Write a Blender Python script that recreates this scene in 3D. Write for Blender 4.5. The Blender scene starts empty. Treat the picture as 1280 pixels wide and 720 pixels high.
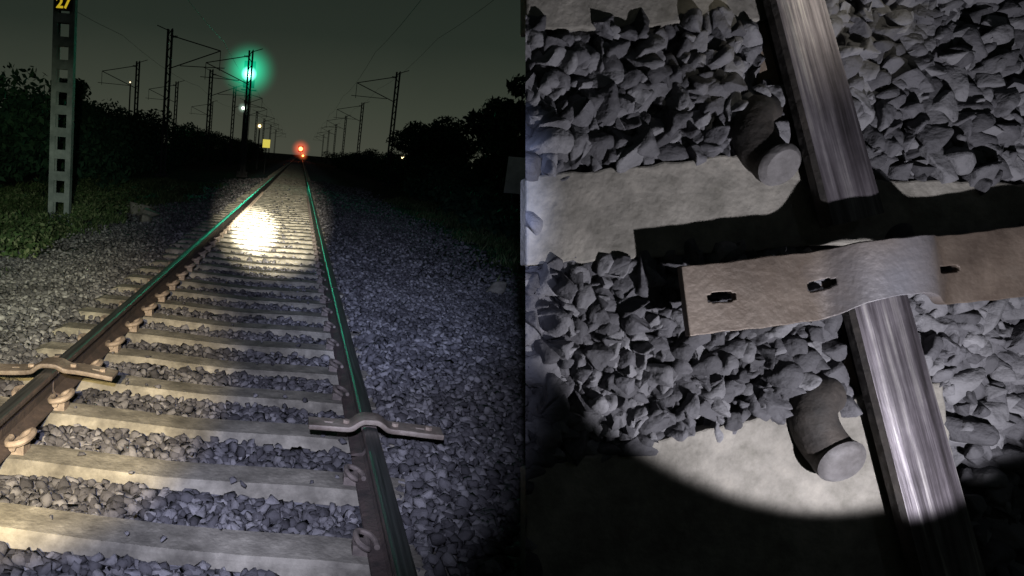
import bpy, bmesh, math, random
import numpy as np
from mathutils import Matrix, Vector
random.seed(7); rng=np.random.default_rng(7)
sc=bpy.context.scene
sc.view_settings.view_transform='Standard'; sc.view_settings.look='None'; sc.view_settings.exposure=0

# ------------------------------------------------------------------ helpers
def link(o): sc.collection.objects.link(o); return o
class B:
    def __init__(s): s.v=[]; s.f=[]; s.m=[]
    def add(s,v,f,mi=0):
        n=len(s.v); s.v+= [tuple(p) for p in v]; s.f+=[tuple(i+n for i in q) for q in f]; s.m+=[mi]*len(f)
    def box(s,c,d,mi=0,rot=None):
        v=[Vector((x*d[0]/2,y*d[1]/2,z*d[2]/2)) for x in(-1,1) for y in(-1,1) for z in(-1,1)]
        if rot is not None: v=[rot@p for p in v]
        v=[p+Vector(c) for p in v]
        s.add(v,[(0,1,3,2),(4,6,7,5),(0,4,5,1),(2,3,7,6),(0,2,6,4),(1,5,7,3)],mi)
    def tube(s,pts,r,n=8,mi=0,cap=True,mc=None):
        pts=[Vector(p) for p in pts]; rr=r if isinstance(r,(list,tuple)) else [r]*len(pts)
        rings=[]; up=None
        for i,p in enumerate(pts):
            t=(pts[min(i+1,len(pts)-1)]-pts[max(i-1,0)]).normalized()
            if up is None: up=Vector((0,0,1)) if abs(t.z)<.9 else Vector((1,0,0))
            a=t.cross(up).normalized(); b=a.cross(t).normalized(); up=b
            rings.append([p+(a*math.cos(2*math.pi*k/n)+b*math.sin(2*math.pi*k/n))*rr[i] for k in range(n)])
        v=[q for g in rings for q in g]; f=[]
        for i in range(len(pts)-1):
            for k in range(n):
                k2=(k+1)%n; f.append((i*n+k,i*n+k2,(i+1)*n+k2,(i+1)*n+k))
        s.add(v,f,mi)
        if cap:
            base=len(s.v)-len(v)
            s.f+=[tuple(base+k for k in range(n))[::-1],tuple(base+(len(pts)-1)*n+k for k in range(n))]; s.m+=[mi,mi if mc is None else mc]
    def obj(s,name,mats,smooth=False,bevel=0,M=None,parent=None):
        me=bpy.data.meshes.new(name); me.from_pydata(s.v,[],s.f); me.update()
        for m in mats: me.materials.append(m)
        me.polygons.foreach_set('material_index',s.m)
        bm=bmesh.new(); bm.from_mesh(me); bmesh.ops.recalc_face_normals(bm,faces=bm.faces)
        if smooth:
            for f in bm.faces: f.smooth=True
            for e in bm.edges:
                if len(e.link_faces)==2 and e.calc_face_angle(0)>.7: e.smooth=False
        bm.to_mesh(me); bm.free()
        o=link(bpy.data.objects.new(name,me))
        if M is not None: o.matrix_world=M
        if parent is not None: o.parent=parent
        if bevel:
            md=o.modifiers.new('b','BEVEL'); md.width=bevel; md.segments=2; md.limit_method='ANGLE'
        return o
def catmull(P,n=6):
    P=[Vector(p) for p in P]; out=[]
    for i in range(len(P)-1):
        p0=P[max(i-1,0)];p1=P[i];p2=P[i+1];p3=P[min(i+2,len(P)-1)]
        for k in range(n):
            t=k/n; out.append(.5*((2*p1)+(p2-p0)*t+(2*p0-5*p1+4*p2-p3)*t*t+(3*p1-p0-3*p2+p3)*t**3))
    out.append(P[-1]); return out
def fastmesh(name,V,F,mat,M=None):
    me=bpy.data.meshes.new(name); V=np.asarray(V,np.float32); F=np.asarray(F,np.int32); k=F.shape[1]
    me.vertices.add(len(V)); me.vertices.foreach_set('co',V.ravel())
    me.loops.add(F.size); me.loops.foreach_set('vertex_index',F.ravel())
    me.polygons.add(len(F)); me.polygons.foreach_set('loop_start',np.arange(len(F),dtype=np.int32)*k)
    me.update(calc_edges=True); me.validate()
    me.materials.append(mat)
    o=link(bpy.data.objects.new(name,me))
    if M is not None: o.matrix_world=M
    return o

# ------------------------------------------------------------------ materials
def mat(name,stops,scale=5,rough=.8,metal=0,bump=.3,bscale=40,island=False,detail=6,stretch=(1,1,1),rvar=0,spec=.5,bdist=.01,big=None):
    m=bpy.data.materials.new(name); m.use_nodes=True; nt=m.node_tree; N=nt.nodes; L=nt.links
    b=N['Principled BSDF']; b.inputs['Metallic'].default_value=metal; b.inputs['Roughness'].default_value=rough
    b.inputs['Specular IOR Level'].default_value=spec
    tc=N.new('ShaderNodeTexCoord'); mp=N.new('ShaderNodeMapping'); mp.inputs['Scale'].default_value=stretch
    L.new(tc.outputs['Object'],mp.inputs['Vector'])
    no=N.new('ShaderNodeTexNoise'); no.inputs['Scale'].default_value=scale; no.inputs['Detail'].default_value=detail; no.inputs['Roughness'].default_value=.65
    L.new(mp.outputs[0],no.inputs['Vector'])
    fac=no.outputs['Fac']
    if island:
        g=N.new('ShaderNodeNewGeometry'); mx=N.new('ShaderNodeMath'); mx.operation='MULTIPLY_ADD'; mx.inputs[1].default_value=.62
        ad=N.new('ShaderNodeMath'); ad.operation='MULTIPLY'; ad.inputs[1].default_value=.38
        L.new(no.outputs['Fac'],ad.inputs[0]); L.new(g.outputs['Random Per Island'],mx.inputs[0]); L.new(ad.outputs[0],mx.inputs[2]); fac=mx.outputs[0]
    cr=N.new('ShaderNodeValToRGB'); e=cr.color_ramp.elements
    e[0].position=stops[0][0]; e[0].color=(*stops[0][1],1); e[1].position=stops[-1][0]; e[1].color=(*stops[-1][1],1)
    for p,c in stops[1:-1]:
        q=e.new(p); q.color=(*c,1)
    L.new(fac,cr.inputs[0]); colo=cr.outputs[0]
    if big:
        n3=N.new('ShaderNodeTexNoise'); n3.inputs['Scale'].default_value=big[0]; n3.inputs['Detail'].default_value=7; n3.inputs['Roughness'].default_value=.7; L.new(tc.outputs['Object'],n3.inputs['Vector'])
        r3=N.new('ShaderNodeMapRange'); r3.inputs['From Min'].default_value=.35; r3.inputs['From Max'].default_value=.62; r3.inputs['To Min'].default_value=big[1]; r3.inputs['To Max'].default_value=big[2] if len(big)>2 else 1; L.new(n3.outputs['Fac'],r3.inputs[0])
        mm=N.new('ShaderNodeMix'); mm.data_type='RGBA'; mm.blend_type='MULTIPLY'; mm.inputs['Factor'].default_value=1; L.new(colo,mm.inputs['A']); L.new(r3.outputs[0],mm.inputs['B']); colo=mm.outputs['Result']
    L.new(colo,b.inputs['Base Color'])
    if bump:
        n2=N.new('ShaderNodeTexNoise'); n2.inputs['Scale'].default_value=bscale; n2.inputs['Detail'].default_value=5
        L.new(mp.outputs[0],n2.inputs['Vector']); bp=N.new('ShaderNodeBump'); bp.inputs['Strength'].default_value=bump; bp.inputs['Distance'].default_value=bdist
        L.new(n2.outputs['Fac'],bp.inputs['Height']); L.new(bp.outputs[0],b.inputs['Normal'])
    if rvar:
        mr=N.new('ShaderNodeMapRange'); mr.inputs['To Min'].default_value=rough-rvar; mr.inputs['To Max'].default_value=rough+rvar
        L.new(no.outputs['Fac'],mr.inputs[0]); L.new(mr.outputs[0],b.inputs['Roughness'])
    return m
def emis(name,c,s):
    m=bpy.data.materials.new(name); m.use_nodes=True; N=m.node_tree.nodes; b=N['Principled BSDF']
    b.inputs['Base Color'].default_value=(*c,1); b.inputs['Emission Color'].default_value=(*c,1); b.inputs['Emission Strength'].default_value=s
    return m
def glow_volume(name,c,s,rad,pw=3.0):  # self-emitting volume, imitates the halo around a lamp
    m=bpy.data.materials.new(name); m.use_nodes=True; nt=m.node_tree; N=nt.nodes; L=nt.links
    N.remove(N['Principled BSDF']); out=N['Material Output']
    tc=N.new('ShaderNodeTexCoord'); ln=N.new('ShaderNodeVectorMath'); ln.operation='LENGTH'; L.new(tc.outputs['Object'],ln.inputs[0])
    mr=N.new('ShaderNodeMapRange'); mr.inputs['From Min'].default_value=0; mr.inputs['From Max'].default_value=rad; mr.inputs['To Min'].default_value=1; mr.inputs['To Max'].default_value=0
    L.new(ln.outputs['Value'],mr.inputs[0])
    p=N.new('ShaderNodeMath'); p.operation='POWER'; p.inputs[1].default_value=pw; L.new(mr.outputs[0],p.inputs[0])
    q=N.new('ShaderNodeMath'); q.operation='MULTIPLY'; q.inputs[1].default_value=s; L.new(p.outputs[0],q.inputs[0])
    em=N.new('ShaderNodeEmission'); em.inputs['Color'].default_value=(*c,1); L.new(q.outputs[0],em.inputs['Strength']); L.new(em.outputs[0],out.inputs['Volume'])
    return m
M_stone=mat('ballast_stone',[(.1,(.033,.031,.033)),(.5,(.08,.076,.08)),(.9,(.21,.20,.2))],scale=9,rough=.9,bump=.7,bscale=60,island=True,big=(1.1,.5,1.2),spec=.25)
M_stone2=mat('ballast_stone_coarse',[(.1,(.033,.032,.036)),(.5,(.074,.072,.08)),(.9,(.16,.157,.167))],scale=6,rough=.8,bump=.8,bscale=16,island=True,bdist=.03,spec=.3,big=(1.6,.65,1.2))
M_conc=mat('sleeper_concrete',[(.3,(.11,.10,.082)),(.52,(.21,.192,.155)),(.75,(.34,.31,.25))],scale=7,rough=.9,bump=.5,bscale=45,big=(2.2,.5,1.1),spec=.25)
M_conc2=mat('sleeper_concrete_closeup',[(.3,(.12,.112,.097)),(.52,(.195,.182,.162)),(.75,(.27,.25,.22))],scale=9,rough=.9,bump=.8,bscale=30,big=(1.5,.65,1.1),spec=.25,detail=12)
M_rust=mat('rail_rust',[(.3,(.03,.025,.022)),(.55,(.065,.047,.04)),(.8,(.12,.088,.066))],scale=8,rough=.75,metal=.1,bump=.5,bscale=50)
M_railtop=mat('rail_running_surface',[(.3,(.10,.10,.10)),(.7,(.26,.26,.25))],scale=6,rough=.40,metal=.9,bump=.1,bscale=50,stretch=(14,.25,1),rvar=.1,bdist=.002)
M_clip=mat('clip_steel',[(.3,(.15,.115,.09)),(.7,(.35,.28,.215))],scale=20,rough=.75,metal=.1,bump=.3)
M_clip2=mat('clip_weathered',[(.3,(.010,.009,.009)),(.55,(.028,.023,.02)),(.8,(.065,.053,.045))],scale=7,rough=.8,metal=.1,bump=.7,bscale=26)
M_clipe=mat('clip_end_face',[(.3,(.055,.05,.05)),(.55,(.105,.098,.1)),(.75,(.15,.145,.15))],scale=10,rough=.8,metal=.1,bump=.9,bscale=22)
M_bar=mat('bar_steel',[(.3,(.038,.026,.020)),(.5,(.088,.067,.053)),(.72,(.145,.118,.098))],scale=3,rough=.55,metal=.3,bump=.35,bscale=40,rvar=.12,detail=12,big=(1.4,.6,1.25))
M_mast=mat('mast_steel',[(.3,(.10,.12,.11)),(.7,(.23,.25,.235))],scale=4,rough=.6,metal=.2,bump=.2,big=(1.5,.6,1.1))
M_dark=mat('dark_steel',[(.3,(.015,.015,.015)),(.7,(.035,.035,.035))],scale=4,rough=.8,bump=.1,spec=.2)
M_leaf=mat('foliage',[(.1,(.008,.024,.014)),(.5,(.018,.045,.026)),(.9,(.04,.08,.04))],scale=3,rough=.85,bump=0,island=True,spec=.08)
M_grass=mat('grass',[(.1,(.022,.038,.014)),(.5,(.045,.075,.026)),(.9,(.15,.16,.085))],scale=3,rough=.85,bump=0,island=True,spec=.1,big=(.7,.35,1.2))
M_bark=mat('bark',[(.3,(.04,.03,.025)),(.7,(.1,.08,.06))],scale=8,rough=.9,bump=.6)
M_black=mat('plate_black',[(.3,(.01,.01,.01)),(.7,(.02,.02,.02))],rough=.8,bump=0,spec=.1)
M_white=mat('sign_white',[(.3,(.4,.4,.4)),(.7,(.6,.6,.6))],rough=.6,bump=0)

# ------------------------------------------------------------------ camera
CR=(Matrix.Rotation(math.radians(2.1),4,'Z')@Matrix.Rotation(math.radians(79.5),4,'X')@Matrix.Rotation(math.radians(4.6),4,'Z'))
cam=bpy.data.cameras.new('camera'); co=link(bpy.data.objects.new('camera',cam))
co.matrix_world=Matrix.Translation((.415,0,1.47))@CR
cam.lens=26; cam.sensor_width=36; cam.shift_x=.244; cam.clip_end=2000; cam.clip_start=.02
sc.camera=co

# ------------------------------------------------------------------ world
w=bpy.data.worlds.new('World'); sc.world=w; w.use_nodes=True; nt=w.node_tree; N=nt.nodes; L=nt.links
bg=N['Background']; tc=N.new('ShaderNodeTexCoord'); sp=N.new('ShaderNodeSeparateXYZ'); L.new(tc.outputs['Generated'],sp.inputs[0])
cr=N.new('ShaderNodeValToRGB'); e=cr.color_ramp.elements
e[0].position=0; e[0].color=(.058,.062,.046,1); e[1].position=1; e[1].color=(.005,.006,.007,1)
for p,c in [(.05,(.044,.051,.037)),(.14,(.021,.028,.021)),(.3,(.010,.0145,.012))]:
    q=e.new(p); q.color=(*c,1)
nz=N.new('ShaderNodeTexNoise'); nz.inputs['Scale'].default_value=2.2; nz.inputs['Detail'].default_value=5; L.new(tc.outputs['Generated'],nz.inputs['Vector'])
nm_=N.new('ShaderNodeMath'); nm_.operation='MULTIPLY_ADD'; nm_.inputs[1].default_value=.10; L.new(nz.outputs['Fac'],nm_.inputs[0])
sb=N.new('ShaderNodeMath'); sb.operation='SUBTRACT'; sb.inputs[1].default_value=.05; L.new(sp.outputs['Z'],sb.inputs[0]); L.new(sb.outputs[0],nm_.inputs[2])
L.new(nm_.outputs[0],cr.inputs[0]); L.new(cr.outputs[0],bg.inputs[0]); bg.inputs[1].default_value=1

# ------------------------------------------------------------------ ground sheet
def gh(x,y):
    x=np.asarray(x,float); y=np.asarray(y,float)
    z=np.full(np.broadcast(x,y).shape,-.10)
    z=z+np.interp(x,[-400,-6,-2.8,-1.5,-1.25,.93,1.08,2.0,3.0,6,400],[-.25,-.2,-.13,.05,.03,.03,.12,.07,-.05,-.15,-.2])
    return z+.02*np.sin(x*1.7+y*.9)*np.clip(abs(x)-2,0,1)
xs=np.concatenate([[-400,-200,-100,-60,-40,-25,-15],np.arange(-10,10.01,.25),[15,25,40,60,100,200,400]])
ys=np.concatenate([[-30,-10,-4],np.arange(-2,20,.25),np.arange(20,60,1),[60,70,80,100,130,170,230,300,400,600,900]])
X,Y=np.meshgrid(xs,ys); Z=gh(X,Y); nx=len(xs); ny=len(ys)
V=np.stack([X.ravel(),Y.ravel(),Z.ravel()],1); ii=(np.arange(ny-1)[:,None]*nx+np.arange(nx-1)[None,:]).ravel()
F=np.stack([ii,ii+1,ii+nx+1,ii+nx],1)
m=bpy.data.materials.new('ground_gravel_grass'); m.use_nodes=True; nt=m.node_tree; N=nt.nodes; L=nt.links; b=N['Principled BSDF']; b.inputs['Roughness'].default_value=.95; b.inputs['Specular IOR Level'].default_value=.1
tc=N.new('ShaderNodeTexCoord'); vo=N.new('ShaderNodeTexVoronoi'); vo.inputs['Scale'].default_value=16; L.new(tc.outputs['Object'],vo.inputs['Vector'])
no=N.new('ShaderNodeTexNoise'); no.inputs['Scale'].default_value=1.2; no.inputs['Detail'].default_value=8; L.new(tc.outputs['Object'],no.inputs['Vector'])
c1=N.new('ShaderNodeValToRGB'); c1.color_ramp.elements[0].color=(.03,.03,.034,1); c1.color_ramp.elements[1].color=(.16,.155,.165,1); L.new(vo.outputs['Color'],c1.inputs[0])
c2=N.new('ShaderNodeValToRGB'); c2.color_ramp.elements[0].position=.35; c2.color_ramp.elements[0].color=(.012,.015,.010,1); c2.color_ramp.elements[1].position=.7; c2.color_ramp.elements[1].color=(.04,.04,.03,1); L.new(no.outputs['Fac'],c2.inputs[0])
s2=N.new('ShaderNodeSeparateXYZ'); L.new(tc.outputs['Object'],s2.inputs[0])
ab=N.new('ShaderNodeMath'); ab.operation='ABSOLUTE'; L.new(s2.outputs['X'],ab.inputs[0])
ad=N.new('ShaderNodeMath'); ad.operation='MULTIPLY_ADD'; ad.inputs[1].default_value=2.2; L.new(no.outputs['Fac'],ad.inputs[0]); L.new(ab.outputs[0],ad.inputs[2])
mr=N.new('ShaderNodeMapRange'); mr.inputs['From Min'].default_value=3.2; mr.inputs['From Max'].default_value=4.4; L.new(ad.outputs[0],mr.inputs[0])
mx=N.new('ShaderNodeMix'); mx.data_type='RGBA'; L.new(mr.outputs[0],mx.inputs['Factor']); L.new(c1.outputs[0],mx.inputs['A']); L.new(c2.outputs[0],mx.inputs['B']); L.new(mx.outputs['Result'],b.inputs['Base Color'])
bp=N.new('ShaderNodeBump'); bp.inputs['Strength'].default_value=.9; bp.inputs['Distance'].default_value=.04; bp.invert=True; L.new(vo.outputs['Distance'],bp.inputs['Height']); L.new(bp.outputs[0],b.inputs['Normal'])
fastmesh('ground',V,F,m)

# ------------------------------------------------------------------ stones
def stone_variants(n=14,lo=.5,flat=.7,pts=13):
    out=[]
    for k in range(n):
        bm=bmesh.new()
        for i in range(pts):
            p=rng.normal(size=3); p/=np.linalg.norm(p); p*=rng.uniform(.85,1.08); p*=(1,rng.uniform(.65,.9),rng.uniform(lo,flat))
            bm.verts.new(p)
        r=bmesh.ops.convex_hull(bm,input=bm.verts[:])
        for v in [v for v in bm.verts if not v.link_faces]: bm.verts.remove(v)
        bmesh.ops.triangulate(bm,faces=bm.faces[:]); bm.verts.index_update()
        out.append((np.array([v.co[:] for v in bm.verts]),np.array([[q.index for q in f.verts] for f in bm.faces]))); bm.free()
    return out
def fine_variants(n=18):
    """crushed stone: a lump cut by random flat fracture planes, edges slightly worn"""
    out=[]
    for k in range(n):
        bm=bmesh.new(); bmesh.ops.create_icosphere(bm,subdivisions=3,radius=1)
        cuts=[]
        for i in range(13):
            d=rng.normal(size=3); d/=np.linalg.norm(d); cuts.append((d,rng.uniform(.42,.74)))
        f_=np.array([1,rng.uniform(.6,.9),rng.uniform(.5,.75)])
        for v in bm.verts:
            p=np.array(v.co[:])
            for _ in range(2):
                for d,h in cuts:
                    q=p@d
                    if q>h: p=p-d*(q-h)
            v.co=p*f_*1.5
        bmesh.ops.dissolve_limit(bm,angle_limit=math.radians(7),verts=bm.verts[:],edges=bm.edges[:])
        bmesh.ops.triangulate(bm,faces=bm.faces[:]); bm.verts.index_update()
        out.append((np.array([v.co[:] for v in bm.verts]),np.array([[q.index for q in f.verts] for f in bm.faces]))); bm.free()
    return out
SV=stone_variants(); SVF=fine_variants()
def rotm(n,tilt):
    a=rng.uniform(0,2*np.pi,n); b=rng.normal(0,tilt,n); c=rng.normal(0,tilt,n)
    ca,sa,cb,sb,cc,s_=np.cos(a),np.sin(a),np.cos(b),np.sin(b),np.cos(c),np.sin(c); o=np.zeros(n); l=np.ones(n)
    Rz=np.stack([ca,-sa,o,sa,ca,o,o,o,l],1).reshape(n,3,3); Rx=np.stack([l,o,o,o,cb,-sb,o,sb,cb],1).reshape(n,3,3); Ry=np.stack([cc,o,s_,o,l,o,-s_,o,cc],1).reshape(n,3,3)
    return Ry@Rx@Rz
def scatter(P,S,tilt=.6,SV=SV):
    Vs=[];Fs=[];base=0; var=rng.integers(0,len(SV),len(P))
    for k,(v,f) in enumerate(SV):
        idx=np.where(var==k)[0]
        if not len(idx): continue
        R=rotm(len(idx),tilt); vv=np.einsum('nij,vj->nvi',R,v)*S[idx][:,None,None]+P[idx][:,None,:]
        ff=f[None]+(np.arange(len(idx))*len(v))[:,None,None]+base
        Vs.append(vv.reshape(-1,3)); Fs.append(ff.reshape(-1,3)); base+=len(idx)*len(v)
    return np.concatenate(Vs),np.concatenate(Fs)
SLY=[2.61+.6*i for i in range(-3,170)]
def samp(n,y0,y1,pad):
    y=rng.uniform(y0,y1,n*2); lo=.415-.42*y-pad; hi=.415+.40*y+pad
    x=rng.uniform(-.42*y1-pad,.45*y1+pad,n*2); k=(x>lo)&(x<hi); return x[k],y[k]
PX=[];PY=[];PS=[]
for (n,y0,y1,s0,s1) in [(18000,1.3,5,.025,.053),(23000,5,10,.027,.055),(24000,10,22,.033,.060),(14000,22,42,.05,.08)]:
    x,y=samp(n,y0,y1,.9); k=(x>-3.4+rng.normal(0,.3,len(x)))&(x<3.9+rng.normal(0,.3,len(x))); x=x[k];y=y[k]
    PX.append(x);PY.append(y);PS.append(s0+(s1-s0)*rng.random(len(x))**1.5)
x=np.concatenate(PX);y=np.concatenate(PY);s=np.concatenate(PS)
ph=((y-2.61+.3)%.6)-.3
onsl=(abs(ph)<.14)&(x>-1.15)&(x<.98)
z=gh(x,y)+rng.uniform(-.02,.03,len(x))
keep=~onsl|(rng.random(len(x))<.014)
keep&=~((abs(abs(x)-.87)<.09))
z[onsl]=.01; s[onsl]*=.55
x,y,z,s=x[keep],y[keep],z[keep],s[keep]
V,F=scatter(np.stack([x,y,z],1),s); fastmesh('ballast',V,F,M_stone)
b_=[(-3.3,17.5),(-3.0,16.9),(-3.6,18.4),(-2.7,15.4),(-5.2,13.4),(-5.35,13.3),(3.1,9.6),(-3.9,11),(-4.6,12.2)]
P=np.array([(a,c,float(gh(a,c))+.07) for a,c in b_]); V,F=scatter(P,np.array([.34,.24,.26,.17,.2,.17,.14,.14,.12]),.2,SVF); fastmesh('rocks',V,F,M_conc)

# ------------------------------------------------------------------ sleepers
b=B()
for y0 in SLY:
    xs_=[-1.38,-1.30,-1.0,-.62,-.3,0,.3,.62,1.0,1.30,1.38]; zt=[-.03,0,0,0,-.012,-.02,-.012,0,0,-.01,-.04]
    jx=random.uniform(-.07,.05); jy=random.uniform(-.02,.02); sk=random.uniform(-.015,.015)
    v=[];f=[]
    for i,(xx,zz) in enumerate(zip(xs_,zt)):
        c=y0+jy+sk*xx; zz+=random.uniform(-.002,.002)
        v+=[(xx+jx,c-.135,-.2),(xx+jx,c-.105,zz-.015),(xx+jx,c-.09,zz),(xx+jx,c+.09,zz),(xx+jx,c+.105,zz-.015),(xx+jx,c+.135,-.2)]
    for i in range(len(xs_)-1):
        for k in range(5): f.append((i*6+k,i*6+k+1,i*6+6+k+1,i*6+6+k))
    n=len(xs_)-1; f+=[(0,1,2,3,4,5),tuple(n*6+k for k in range(6))]
    b.add(v,f)
b.obj('concrete_sleepers',[M_conc])

# ------------------------------------------------------------------ rails
HP=[(-.036,.150),(-.037,.168),(-.034,.179),(-.024,.1835),(0,.185),(.024,.1835),(.034,.179),(.037,.168),(.036,.150),(.012,.138),(.009,.12),(.009,.05),(.02,.034),(.072,.022),(.075,.012),(-.075,.012),(-.072,.022),(-.02,.034),(-.009,.05),(-.009,.12),(-.012,.138)]
def rail(name,x0,segs):
    b=B(); n=len(HP)
    for (a,c) in segs:
        st=[a]; y=a
        while y<c: y+= .6 if y<12 else 8; st.append(min(y,c))
        base=len(b.v); b.add([(x0+px,yy,pz) for yy in st for px,pz in HP],[])
        for k in range(n):
            f=[(i*n+k,i*n+(k+1)%n,(i+1)*n+(k+1)%n,(i+1)*n+k) for i in range(len(st)-1)]
            b.f+=[tuple(q+base for q in t) for t in f]; b.m+=[1 if k in(2,3,4,5) else 0]*len(f)
        b.f+=[tuple(base+k for k in range(n)),tuple(base+(len(st)-1)*n+k for k in range(n))]; b.m+=[0,0]
    return b.obj(name,[M_rust,M_railtop])
rail('rail',-.87,[(-1.5,3.92),(3.95,420)])
rail('rail',.87,[(-1.5,3.46),(3.50,7.3),(7.32,420)])

EC=catmull([(-.07,.085,.04),(.035,.085,.04),(.076,.095,.055),(.072,.135,.078),(0,.15,.084),(-.065,.13,.074),(-.07,.075,.058),(-.02,.045,.05),(.04,.04,.048)],4)
def clips(name,rx,sides,k,mt):
    b=B()
    for y0 in SLY:
        if y0>26: break
        for sd in sides:
            if y0<12: b.tube([(rx+sd*(.04+(p.y-.04)*k),y0+p.x*sd*k,.02+(p.z-.02)*k) for p in EC],.016*k,8)
            else: b.tube([(rx+sd*.08,y0-.06,.05),(rx+sd*.13,y0,.085*k),(rx+sd*.07,y0+.06,.05)],.02*k,5)
            b.box((rx+sd*.1,y0,.025*k),(.06,.09*k,.06*k))
    b.obj(name,[mt],smooth=True)
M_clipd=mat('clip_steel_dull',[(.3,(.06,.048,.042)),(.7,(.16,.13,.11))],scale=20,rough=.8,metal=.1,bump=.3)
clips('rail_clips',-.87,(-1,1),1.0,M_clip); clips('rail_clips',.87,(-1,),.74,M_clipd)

# ------------------------------------------------------------------ iron bar
def bar_mesh(name,fn,length,width,slots,thick,M=None,nu=180,nv=26,par=None,mt=None):
    V=[];F=[]
    for i in range(nu+1):
        for j in range(nv+1):
            t=length*i/nu; s_=width*(j/nv-.5); V.append(fn(t,s_))
    for i in range(nu):
        for j in range(nv):
            t=length*(i+.5)/nu; s_=width*((j+.5)/nv-.5)
            if any((abs((t-a)/hl)**3+abs((s_-c)/hw)**3)<1 for a,c,hl,hw in slots): continue
            a=i*(nv+1)+j; F.append((a,a+nv+1,a+nv+2,a+1))
    b=B(); b.add(V,F); o=b.obj(name,[mt or M_bar],smooth=True,M=M,parent=par)
    so=o.modifiers.new('s','SOLIDIFY'); so.thickness=thick; so.offset=0
    bv=o.modifiers.new('b','BEVEL'); bv.width=thick*.18; bv.segments=2; bv.limit_method='ANGLE'; bv.angle_limit=math.radians(50)
    return o
M_barw=mat('bar_steel_dusty',[(.3,(.09,.068,.054)),(.5,(.18,.145,.115)),(.72,(.28,.24,.195))],scale=6,rough=.6,metal=.2,bump=.45,bscale=40,rvar=.1,detail=10,big=(4,.6,1.2))
def track_bar(rx,y0,l0,l1,skew,wave,wd):
    e=link(bpy.data.objects.new('iron_bar',None)); L_=l0+l1
    def zz(xx):
        h=math.exp(-(xx/.072)**4); return .17+.044*h+wave*math.sin((xx+.1)*7)*.02*(1-h)
    def fn(t,s_):
        xx=t-l0; return (rx+xx,y0+s_+skew*xx+.004*math.sin(xx*17),zz(xx))
    bar_mesh('bar',fn,L_,wd,[(l0-.2,0,.022,.009),(l0+.25,0,.022,.009)],.026,nu=120,nv=20,par=e,mt=M_barw)
    b=B()
    for q in(-.115,.125,.29):
        if abs(q)<min(l0,l1)+.1:
            b.tube([(rx+q,y0,zz(q)+.010),(rx+q,y0,zz(q)+.028)],.018,6)
    b.obj('bolt_heads',[M_clip],parent=e,bevel=.002)
track_bar(.87,3.50,.30,.36,.02,.3,.12)
track_bar(-.87,3.93,.36,.36,.03,1,.14)

# ------------------------------------------------------------------ tilted close-up section of track (stands right of the line)
D=2.7; S=D/924
PM=Matrix.Translation((1.366,2.514,.023))@CR
def Lc(px,py,z): return Vector(((px-328)/924*(D-z)-.9612,-(py-360)/924*(D-z)+1.052,z))
b=B()
b.add([(0,-.6,0),(2.3,-.6,0),(2.3,2.6,0),(0,2.6,0)],[(0,1,2,3)]); b.add([(.03,-.6,-.06),(2.3,-.6,-.06),(2.3,2.6,-.06),(.03,2.6,-.06)],[(0,1,2,3)])
b.add([(0,-.6,0),(0,2.6,0),(.03,2.6,-.06),(.03,-.6,-.06)],[(0,1,2,3)])
b.add([(0,2.6,0),(2.3,2.6,0),(2.3,2.6,-.06),(.03,2.6,-.06)],[(0,1,2,3)]); b.add([(2.3,2.6,0),(2.3,-.6,0),(2.3,-.6,-.06),(2.3,2.6,-.06)],[(0,1,2,3)])
b.obj('ballast_bed',[M_dark],M=PM)
def prism(name,pp,z):
    top=[]; n0=len(pp)
    for i in range(n0):
        a=Vector(pp[i]); c=Vector(pp[(i+1)%n0]); k=max(1,int((c-a).length/14))
        nrm=Vector((-(c-a).y,(c-a).x)).normalized()
        for j in range(k):
            q=a+(c-a)*(j/k); 
            if not(a.x<660 and c.x<660) and j: q=q+nrm*random.uniform(-2.2,2.2)
            top.append(Lc(q.x,q.y,z))
    b=B(); v=top+[Vector((p.x,p.y,.002)) for p in top]; n=len(top)
    b.add(v,[tuple(range(n)),tuple(range(n,2*n))]+[(i,(i+1)%n,n+(i+1)%n,n+i) for i in range(n)])
    return b.obj(name,[M_conc2],bevel=.008,M=PM)
def inside(pp,x,y):
    r=False; n=len(pp)
    for i in range(n):
        x1,y1=pp[i];x2,y2=pp[(i+1)%n]
        if (y1>y)!=(y2>y) and x<(x2-x1)*(y-y1)/(y2-y1)+x1: r=not r
    return r
SL=[[(658,-80),(975,-80),(960,24),(658,40)],[(658,222),(945,190),(1060,222),(1360,232),(1360,300),(1100,304),(658,332)],[(658,588),(1010,508),(1180,478),(1205,700),(1215,860),(658,860)]]
for p in SL: prism('concrete_sleeper',p,.07)
def cx(y): return 1003+.267*y
def hw(y): return (30+.0125*y)*S
ZH=.17
prof=[(-1,.11),(-1.02,.145),(-.92,.162),(-.55,.169),(-.2,.17),(.2,.17),(.55,.169),(.92,.162),(1.02,.145),(1,.11),(.35,.1),(.25,.09),(.25,.05),(.6,.04),(1.6,.025),(1.62,.0),(-1.85,.0),(-1.82,.03),(-.6,.045),(-.25,.055),(-.25,.09),(-.35,.1)]
M_rt2=mat('rail_worn_steel',[(.32,(.035,.03,.033)),(.46,(.085,.074,.085)),(.56,(.145,.13,.145)),(.7,(.33,.31,.305))],scale=4,rough=.5,metal=.6,bump=.25,bscale=9,stretch=(9,.3,1),rvar=.12,bdist=.01,big=(3,.65,1.1))
M_foot=mat('rail_foot_dusty',[(.3,(.07,.052,.04)),(.6,(.17,.13,.10)),(.8,(.26,.21,.16))],scale=5,rough=.85,bump=.5,bscale=30)
dirv=(Lc(cx(700),700,ZH)-Lc(cx(0),0,ZH)); dirv.z=0; dirv.normalize(); per=Vector((-dirv.y,dirv.x,0)); 
if per.x<0: per=-per
ang=math.atan2(dirv.x,-dirv.y)
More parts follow.
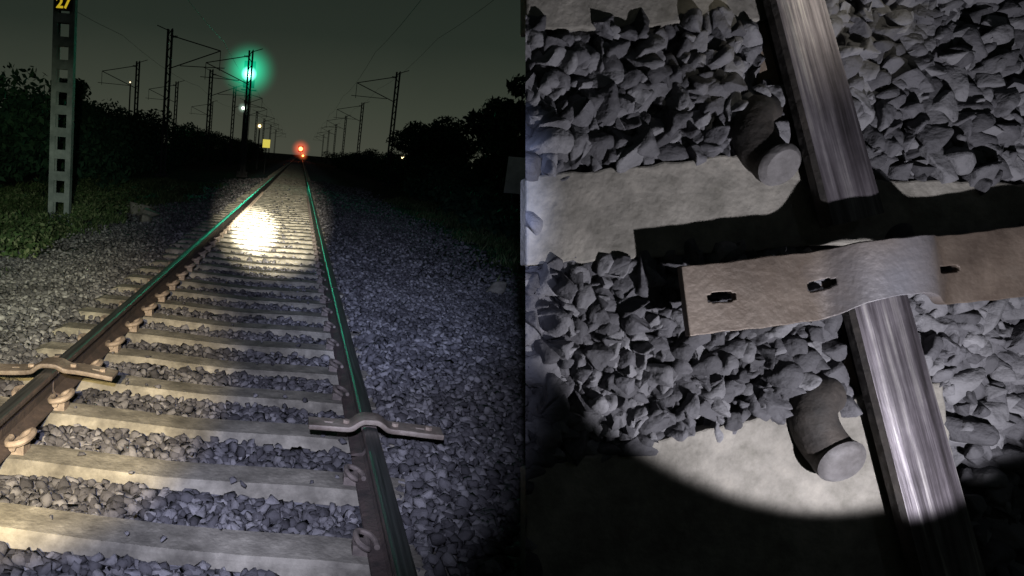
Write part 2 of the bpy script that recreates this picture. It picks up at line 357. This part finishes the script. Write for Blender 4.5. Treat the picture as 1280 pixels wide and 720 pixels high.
def rail_piece(y0,y1):
    b=B(); n=len(prof); yy=[y0+(y1-y0)*i/8 for i in range(9)]; v=[]
    for y in yy:
        c=Lc(cx(y),y,ZH); c.z=0
        for a,z in prof: v.append(c+per*(a*hw(y))+Vector((0,0,z+.0)))
    b.add(v,[])
    for k in range(n):
        for i in range(8):
            b.f.append((i*n+k,i*n+(k+1)%n,(i+1)*n+(k+1)%n,(i+1)*n+k)); b.m.append(1 if k in(2,3,4,5,6) else (2 if k in (0,1,7,8,9,10,11,18,19,20,21) else 0))
    b.f+= [tuple(range(n)),tuple(8*n+k for k in range(n))]; b.m+=[2,2]
    R=Matrix.Rotation(ang,4,'Z'); Ri=R.inverted(); b.v=[tuple(Ri@Vector(p)) for p in b.v]
    return b.obj('rail',[M_foot,M_rt2,M_clip2],M=PM@R)
rail_piece(-90,274); rail_piece(345,840)
M_bar2=M_bar.copy(); M_bar2.name='bar_steel_hump_highlight'; nt=M_bar2.node_tree; N=nt.nodes; L=nt.links; bs=N['Principled BSDF']
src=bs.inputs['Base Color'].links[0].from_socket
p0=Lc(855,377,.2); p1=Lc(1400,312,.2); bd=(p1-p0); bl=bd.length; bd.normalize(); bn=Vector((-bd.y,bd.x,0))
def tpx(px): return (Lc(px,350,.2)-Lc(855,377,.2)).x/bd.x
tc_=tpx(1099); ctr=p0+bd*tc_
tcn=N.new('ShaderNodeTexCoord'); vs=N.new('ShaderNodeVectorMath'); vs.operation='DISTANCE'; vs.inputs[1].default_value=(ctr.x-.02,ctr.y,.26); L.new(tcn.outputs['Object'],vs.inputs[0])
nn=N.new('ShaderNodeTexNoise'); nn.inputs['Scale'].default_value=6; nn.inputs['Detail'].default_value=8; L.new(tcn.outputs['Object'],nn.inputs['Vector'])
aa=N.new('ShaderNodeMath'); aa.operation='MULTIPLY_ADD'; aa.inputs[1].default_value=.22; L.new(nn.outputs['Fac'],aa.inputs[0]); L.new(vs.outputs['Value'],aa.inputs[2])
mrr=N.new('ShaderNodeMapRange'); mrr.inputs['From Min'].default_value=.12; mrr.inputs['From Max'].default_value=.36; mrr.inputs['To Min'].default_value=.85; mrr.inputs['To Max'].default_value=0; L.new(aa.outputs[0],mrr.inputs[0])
mxx=N.new('ShaderNodeMix'); mxx.data_type='RGBA'; L.new(mrr.outputs[0],mxx.inputs['Factor']); L.new(src,mxx.inputs['A']); mxx.inputs['B'].default_value=(.15,.15,.172,1); L.new(mxx.outputs['Result'],bs.inputs['Base Color'])  # bluish highlight on the hump painted into the base colour
def bfn(t,s_):
    h=math.exp(-((t-tc_)/.16)**4); low=.5-s_/.235
    r=.0016*math.sin(t*23+s_*9)+.0010*math.sin(t*71)
    p=p0+bd*t+bn*(s_+(.015+.045*low)*h+r); p.z=.195+.095*h+.004*math.sin(t*6); return p
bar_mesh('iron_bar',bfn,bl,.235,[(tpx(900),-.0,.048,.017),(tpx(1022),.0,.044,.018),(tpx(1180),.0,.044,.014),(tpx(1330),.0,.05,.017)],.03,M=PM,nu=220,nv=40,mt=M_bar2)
def clip(px,py,r):
    b=B(); c=Lc(px,py,.13)
    P=catmull([c+Vector((.03,.20,-.10)),c+Vector((-.02,.19,-.07)),c+Vector((-.045,.13,-.05)),c+Vector((-.03,.06,-.03)),c+Vector((0,0,.0))],6)
    e=P[-1]; d=Vector((.12,-.42,.85)).normalized()
    b.tube(P+[e+d*.03],[r*.9]*(len(P)-1)+[r*.95,r],28,mi=0)
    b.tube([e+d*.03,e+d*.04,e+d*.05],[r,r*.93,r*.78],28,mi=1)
    b.box(tuple(c+Vector((.0,.09,-.10))),(.15,.18,.06),0)
    b.obj('rail_clip',[M_clip2,M_clipe],smooth=True,M=PM)
clip(966,203,.076); clip(1043,570,.086)
pts=[]
for i in range(7400):
    px=random.uniform(640,1420); py=random.uniform(-60,860)
    p=Lc(px,py,.03)
    if any(inside([(x,y) for x,y in q],px,py) for q in SL) : continue
    if abs(px-(cx(py)-38))<42: continue
    pts.append((p.x,p.y,random.uniform(-.015,.06)))
P=np.array(pts); s=.030+.040*rng.random(len(P))**1.5; V,F=scatter(P,s,.6,SVF)
o=fastmesh('ballast',V,F,M_stone2,M=PM)
bm=bmesh.new(); bm.from_mesh(o.data)
bmesh.ops.bisect_plane(bm,geom=bm.verts[:]+bm.edges[:]+bm.faces[:],plane_co=(0,0,0),plane_no=(1,0,.356),clear_inner=True); bm.to_mesh(o.data); bm.free()

# ------------------------------------------------------------------ masts
def mast(name,x,y,h=7.6,side=1,detailed=False,cant=True):
    z0=float(gh(x,y))-.1; e=link(bpy.data.objects.new(name,None)); e.location=(x,y,z0)
    b=B(); wd=.19 if detailed else .14
    for sx in(-1,1):
        b.box((sx*wd,0,h/2),(.035,.16,h)); b.box((sx*(wd-.045),-.075,h/2),(.08,.012,h)); b.box((sx*(wd-.045),.075,h/2),(.08,.012,h))
    st=.42; k=0; zz=.2
    while zz<h:
        if detailed: 
            for yy in(-.088,.088): b.box((0,yy,zz),(.38,.012,.17))
        else: b.tube([(-wd*(1 if k%2 else -1),0,zz),(wd*(1 if k%2 else -1),0,zz+st)],.025,4)
        zz+=st; k+=1
    b.box((0,0,.08),(.7,.6,.3))
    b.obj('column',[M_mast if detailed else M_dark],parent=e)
    if cant:
        c=B(); s=side
        c.tube([(0,0,h-.3),(s*2.7,0,h-.9)],.03,5); c.tube([(0,0,h-2.0),(s*2.7,0,h-.9)],.03,5); c.tube([(s*.6,0,h-1.8),(s*3.0,0,h-1.75)],.022,5); c.tube([(s*2.7,0,h-.9),(s*2.7,0,h-1.9)],.02,5)
        for q in(.18,.26,.34): c.tube([(s*q,0,h-.3-.05),(s*(q+.04),0,h-.3-.06)],.07,6)
        c.tube([(0,0,h-.1),(-s*.7,0,h+.15)],.025,5)
        c.obj('cantilever',[M_dark],parent=e)
    return e
e=mast('overhead_line_mast',-4.22,14.4,8.2,-1,True)
pl=B(); pl.box((0,-.12,4.25),(.34,.02,.3)); pl.obj('number_plate',[M_black],parent=e)
M_num=emis('digits_yellow_glow',(.9,.65,.03),.5)  # digits are no lamp; emission stands in for reflected light
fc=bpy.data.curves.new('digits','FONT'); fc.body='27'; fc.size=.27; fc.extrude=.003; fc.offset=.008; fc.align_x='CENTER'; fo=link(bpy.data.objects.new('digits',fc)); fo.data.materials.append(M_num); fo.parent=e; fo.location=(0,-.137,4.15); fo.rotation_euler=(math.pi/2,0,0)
LM=[(-6.9,40,1),(-7,59,1),(-12.3,57,-1),(-12,73,-1),(-6.4,73,1),(-6.8,92,1),(-6.7,115,1),(-6.8,140,1),(-11.8,100,-1),(-3.1,46.5,-1),(-6.8,170,1),(-6.8,205,1)]
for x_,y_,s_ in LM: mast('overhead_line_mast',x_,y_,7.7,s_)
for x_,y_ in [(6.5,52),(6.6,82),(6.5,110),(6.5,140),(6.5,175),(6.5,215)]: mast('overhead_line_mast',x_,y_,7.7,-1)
b=B()
for (x_,z_) in [(-4.1,6.9),(3.8,6.9),(6.9,7.8),(-9.4,6.8)]:
    for a in range(-20,220,30):
        pts_=[(x_,a+30*t/6,z_-.35*4*(t/6)*(1-t/6)) for t in range(7)]; b.tube(pts_,.009,4,cap=False)
b.obj('overhead_wires',[M_black])

# ------------------------------------------------------------------ signal
sx_,sy_=-3.35,50.0
e=link(bpy.data.objects.new('railway_signal',None)); e.location=(sx_,sy_,-.25)
b=B(); b.tube([(0,0,0),(0,0,6.4)],.085,10)
for k in(-.17,.17): b.tube([(k,.35,0),(k,.35,5.6)],.02,5)
for k in range(18): b.tube([(-.17,.35,.3+k*.3),(.17,.35,.3+k*.3)],.012,4)
b.box((0,.2,5.55),(1.0,.8,.04)); b.box((0,0,.1),(.7,.7,.3)); b.obj('post',[M_dark],parent=e)
b=B(); b.box((0,-.1,6.5),(.55,.25,1.5)); b.box((0,-.24,6.5),(.75,.02,1.7))
for zz in(6.05,6.5,6.95):
    v=[];f=[];n=14
    for j,yy in enumerate((-.25,-.55)):
        for k in range(n+1):
            a=math.pi*(-.15+1.3*k/n); v.append((.15*math.cos(a),yy,zz+.15*math.sin(a)))
    f=[(k,k+1,n+2+k,n+1+k) for k in range(n)]; b.add(v,f)
b.obj('head',[M_dark],parent=e)
M_g=emis('green_lens',(.1,1,.55),60)
def disc(name,c,r,m,par):
    b=B(); n=20; b.tube([(c[0],c[1]+.02,c[2]),(c[0],c[1],c[2]),(c[0],c[1]-.02,c[2])],[r,r,r*.7],n); return b.obj(name,[m],parent=par)
disc('green_lens',(0,-.27,6.5),.13,M_g,e); disc('dark_lens',(0,-.27,6.95),.12,M_black,e); disc('dark_lens',(0,-.27,6.05),.12,M_black,e)
disc('calling_on_lamp',(-.25,-.3,4.35),.09,emis('pale_lamp',(.8,1,.75),12),e)
def glow_ball(name,loc,r,c,s,pw):  # added glowing sphere in place of a lamp's halo
    bpy.ops.mesh.primitive_uv_sphere_add(segments=24,ring_count=16,radius=r,location=loc); o=bpy.context.object; o.name=name; o.data.materials.append(glow_volume(name,c,s,r,pw)); return o
glow_ball('signal_glow_volume',(sx_,sy_-.6,6.45),2.1,(.01,.85,.42),.95,2.4)
glow_ball('signal_glow_volume',(sx_,sy_-.6,6.25),.55,(.2,1,.68),20,1.5)
glow_ball('lamp_glow_volume',(sx_-.25,sy_-.5,4.1),.4,(.7,1,.8),2,2)
e=link(bpy.data.objects.new('signal_marker_board',None)); e.location=(-1.95,51,-.2)
b=B(); b.tube([(0,0,0),(0,0,2.3)],.04,8); b.obj('post',[M_dark],parent=e); b=B(); b.box((0,-.06,2.15),(.5,.02,.55)); b.obj('board',[emis('board_yellow_glow',(.9,.75,.12),.7)],parent=e)  # board is only reflective; its return of light is painted as weak emission
for nm,loc,r,c,st,hr,hs in [('yellow_lamp',(-2.9,58,3.3),.09,(1,.75,.3),14,.35,1.6),('red_signal',(.35,150,2.4),.4,(1,.12,.04),14,2.2,.9),('red_signal',(.9,148,1.1),.2,(1,.2,.05),10,1.2,.9),('yellow_lamp',(-14,62,6.1),.05,(1,.8,.5),3,.25,.3),('yellow_lamp',(8.5,60,1.8),.08,(1,.8,.4),8,.3,.8)]:
    e=link(bpy.data.objects.new(nm,None)); e.location=loc
    disc('lens',(0,0,0),r,emis(nm+'_glass',c,st),e); b=B(); b.tube([(0,.12,-loc[2]),(0,.12,.1)],.06,6); b.box((0,.1,0),(r*2.6,.12,r*3)); b.obj('post',[M_dark],parent=e)
    glow_ball('lamp_glow_volume',(loc[0],loc[1]-.1,loc[2]),hr,c,hs,2.2)
e=link(bpy.data.objects.new('trackside_sign',None)); e.location=(6.1,20,-.2)
b=B(); b.tube([(0,.03,0),(0,.03,1.3)],.03,6); b.obj('post',[M_dark],parent=e); b=B(); b.box((0,0,1.55),(.5,.02,.95)); b.obj('board',[M_white],parent=e,bevel=.01)

# ------------------------------------------------------------------ foliage
def leaves(C,R,n,size):
    C=np.array(C);R=np.array(R); pr=R[:,0]*R[:,1]; pr=pr/pr.sum(); k=rng.choice(len(C),n,p=pr)
    d=rng.normal(size=(n,3)); d/=np.linalg.norm(d,axis=1)[:,None]; rad=rng.uniform(.55,1.12,n)[:,None]
    P=C[k]+d*rad*R[k]; a=rng.normal(size=(n,3)); a/=np.linalg.norm(a,axis=1)[:,None]; t=rng.normal(size=(n,3)); bb=np.cross(a,t); bb/=np.linalg.norm(bb,axis=1)[:,None]
    s=rng.uniform(.6,1.3,n)[:,None]*size
    V=np.stack([P-a*s,P+bb*s*.45,P+a*s,P-bb*s*.45],1).reshape(-1,3); F=np.arange(n*4).reshape(n,4); return V,F
C=[];R=[]
for i in range(330):
    y=10+ (i/330)**1.5*150; x=-8.8+rng.normal(0,.8); r=rng.uniform(.5,1.1); C.append((x,y,rng.uniform(.1,2.35)+.25*math.sin(y*.35))); R.append((r,r,r*.8))
for i in range(110):
    y=rng.uniform(10,50); C.append((rng.uniform(-12,-9.5),y,rng.uniform(.8,2.7))); r=rng.uniform(.6,1.2); R.append((r,r,r*.8))
V,F=leaves(C,R,90000,.13); fastmesh('hedge',V,F,M_leaf)
C=[];R=[]
for i in range(260):
    y=14+(i/260)**1.3*130; x=8.2+rng.normal(0,1.0); r=rng.uniform(.5,1.0); C.append((x,y,rng.uniform(0,1.75)+.3*math.sin(y*.5))); R.append((r,r,r*.8))
for i in range(60):
    C.append((rng.uniform(5.6,8),rng.uniform(15,34),rng.uniform(-.1,.6))); r=rng.uniform(.4,.8); R.append((r,r,r*.7))
V,F=leaves(C,R,60000,.12); fastmesh('bushes',V,F,M_leaf)
def tree(x,y,h,r,n=13000):
    e=link(bpy.data.objects.new('tree',None)); e.location=(x,y,-.2); b=B()
    b.tube(catmull([(0,0,0),(.08,.03,h*.2),(-.04,0,h*.45),(.05,.05,h*.75)],4),[.16-.007*i for i in range(13)],8)
    C=[];R=[]
    for i in range(26):
        a=rng.uniform(0,6.28); q=r*math.sqrt(rng.uniform(.02,1)); zz=h*rng.uniform(.42,.93); q*=1-.5*max(0,(zz/h-.6)/.4)
        c=(q*math.cos(a),q*math.sin(a),zz); C.append(c); k=rng.uniform(.28,.5)*r*.8; R.append((k,k,k*.7))
        b.tube([(0,0,h*.3),(c[0]*.5,c[1]*.5,h*.3+(zz-h*.3)*.6),c],[.06,.035,.012],5)
    b.obj('trunk',[M_bark],parent=e); V,F=leaves(C,R,n,.1); o=fastmesh('crown',V,F,M_leaf); o.parent=e
tree(7.4,39,4.2,2.1); tree(6.9,22.3,4.6,1.5); tree(8.6,27,3.9,1.7); tree(9,48,3.6,1.8); tree(-10,33,4.0,1.6)
def blades(n,xf,yf,h0,h1,name,wd=.012):
    x=xf(n);y=yf(n);z=gh(x,y)-.01; h=rng.uniform(h0,h1,n); a=rng.uniform(0,6.28,n); ln=rng.uniform(.1,.7,n)*h; bx=np.cos(a)*ln; by=np.sin(a)*ln
    wx=-np.sin(a)*wd; wy=np.cos(a)*wd
    V=np.stack([np.stack([x-wx,y-wy,z],1),np.stack([x+wx,y+wy,z],1),np.stack([x+bx*.35+wx*.7,y+by*.35+wy*.7,z+h*.6],1),np.stack([x+bx,y+by,z+h*.95],1)],1).reshape(-1,3)
    fastmesh(name,V,np.arange(n*4).reshape(n,4),M_grass)
nC=170; cx_=-3.0-5.5*rng.random(nC)**.8; cy_=rng.uniform(8,34,nC); cr_=rng.uniform(.12,.5,nC); chh=rng.uniform(.3,1.15,nC)
kk=rng.integers(0,nC,34000)
blades(34000,lambda n:np.minimum(cx_[kk]+rng.normal(0,1,n)*cr_[kk],-2.7+rng.normal(0,.25,n)),lambda n:cy_[kk]+rng.normal(0,1,n)*cr_[kk]*1.3,.04*chh[kk],.26*chh[kk],'grass',.009)
kc=rng.uniform(4.2,7.5,90); kd=rng.uniform(9,34,90); k2=rng.integers(0,90,12000)
blades(12000,lambda n:kc[k2]+rng.normal(0,.3,n),lambda n:kd[k2]+rng.normal(0,.5,n),.05,.22,'grass')
C=[];R=[]
for i in range(110):
    a=rng.uniform(-7.5,-3.1); c=rng.uniform(9,26); r=rng.uniform(.1,.32); C.append((a,c,float(gh(a,c))+r*.6)); R.append((r,r,r*.7))
V,F=leaves(C,R,18000,.045); fastmesh('weeds',V,F,M_grass)

# ------------------------------------------------------------------ lights
def spot(name,loc,tgt,ang,blend,power,col,rad=.03):
    l=bpy.data.lights.new(name,'SPOT'); l.energy=power; l.color=col; l.spot_size=math.radians(ang); l.spot_blend=blend; l.shadow_soft_size=rad
    o=link(bpy.data.objects.new(name,l)); o.location=loc; o.rotation_euler=(Vector(tgt)-Vector(loc)).to_track_quat('-Z','Y').to_euler(); return o
spot('torch_beam',(.45,-.1,1.5),(-.3,13.7,0),4.2,1,260000,(1,.94,.76))
spot('torch_halo',(.45,-.1,1.5),(-.1,16.5,0),10,1,40000,(1,.93,.75))
spot('torch_spill',(.3,-.3,1.9),(-.2,5.6,0),50,.7,1150,(.68,.72,1))
spot('fill_right_verge',(.3,-.3,1.9),(1.75,9.5,0),23,1,1900,(.52,.62,1))  # added bluish fill for the ground right of the line
spot('fill_warm',(.0,-.3,1.7),(-.95,4.2,0),27,.6,1900,(1,.80,.38))  # added warm fill aimed at the left sleeper ends
spot('fill_left_verge',(.2,-.2,1.6),(-5.2,13.2,0),28,.9,2600,(.85,1,.7))  # added greenish fill to brighten the left grass verge
spot('signal_beam',(sx_,sy_-1,6.25),(0,6,0),40,.9,3200,(.05,1,.55),.12)
T=PM@Vector((1.18,.06,1.3)); G=PM@Vector((1.02,1.46,0))
spot('torch_closeup',T,G,78,.14,200,(.94,.93,1),.02)
T=PM@Vector((1.83,2.5,1.15)); G=PM@Vector((1.05,2.1,.1))
spot('fill_rail_highlight',T,G,36,1,42,(1,.93,.75),.04)  # added lamp, placed to give the close-up rail top a highlight
sn=bpy.data.lights.new('moon','SUN'); sn.energy=.03; sn.angle=math.radians(.5); sn.color=(.7,.78,1); so=link(bpy.data.objects.new('moon',sn)); so.rotation_euler=(math.radians(40),math.radians(25),0)
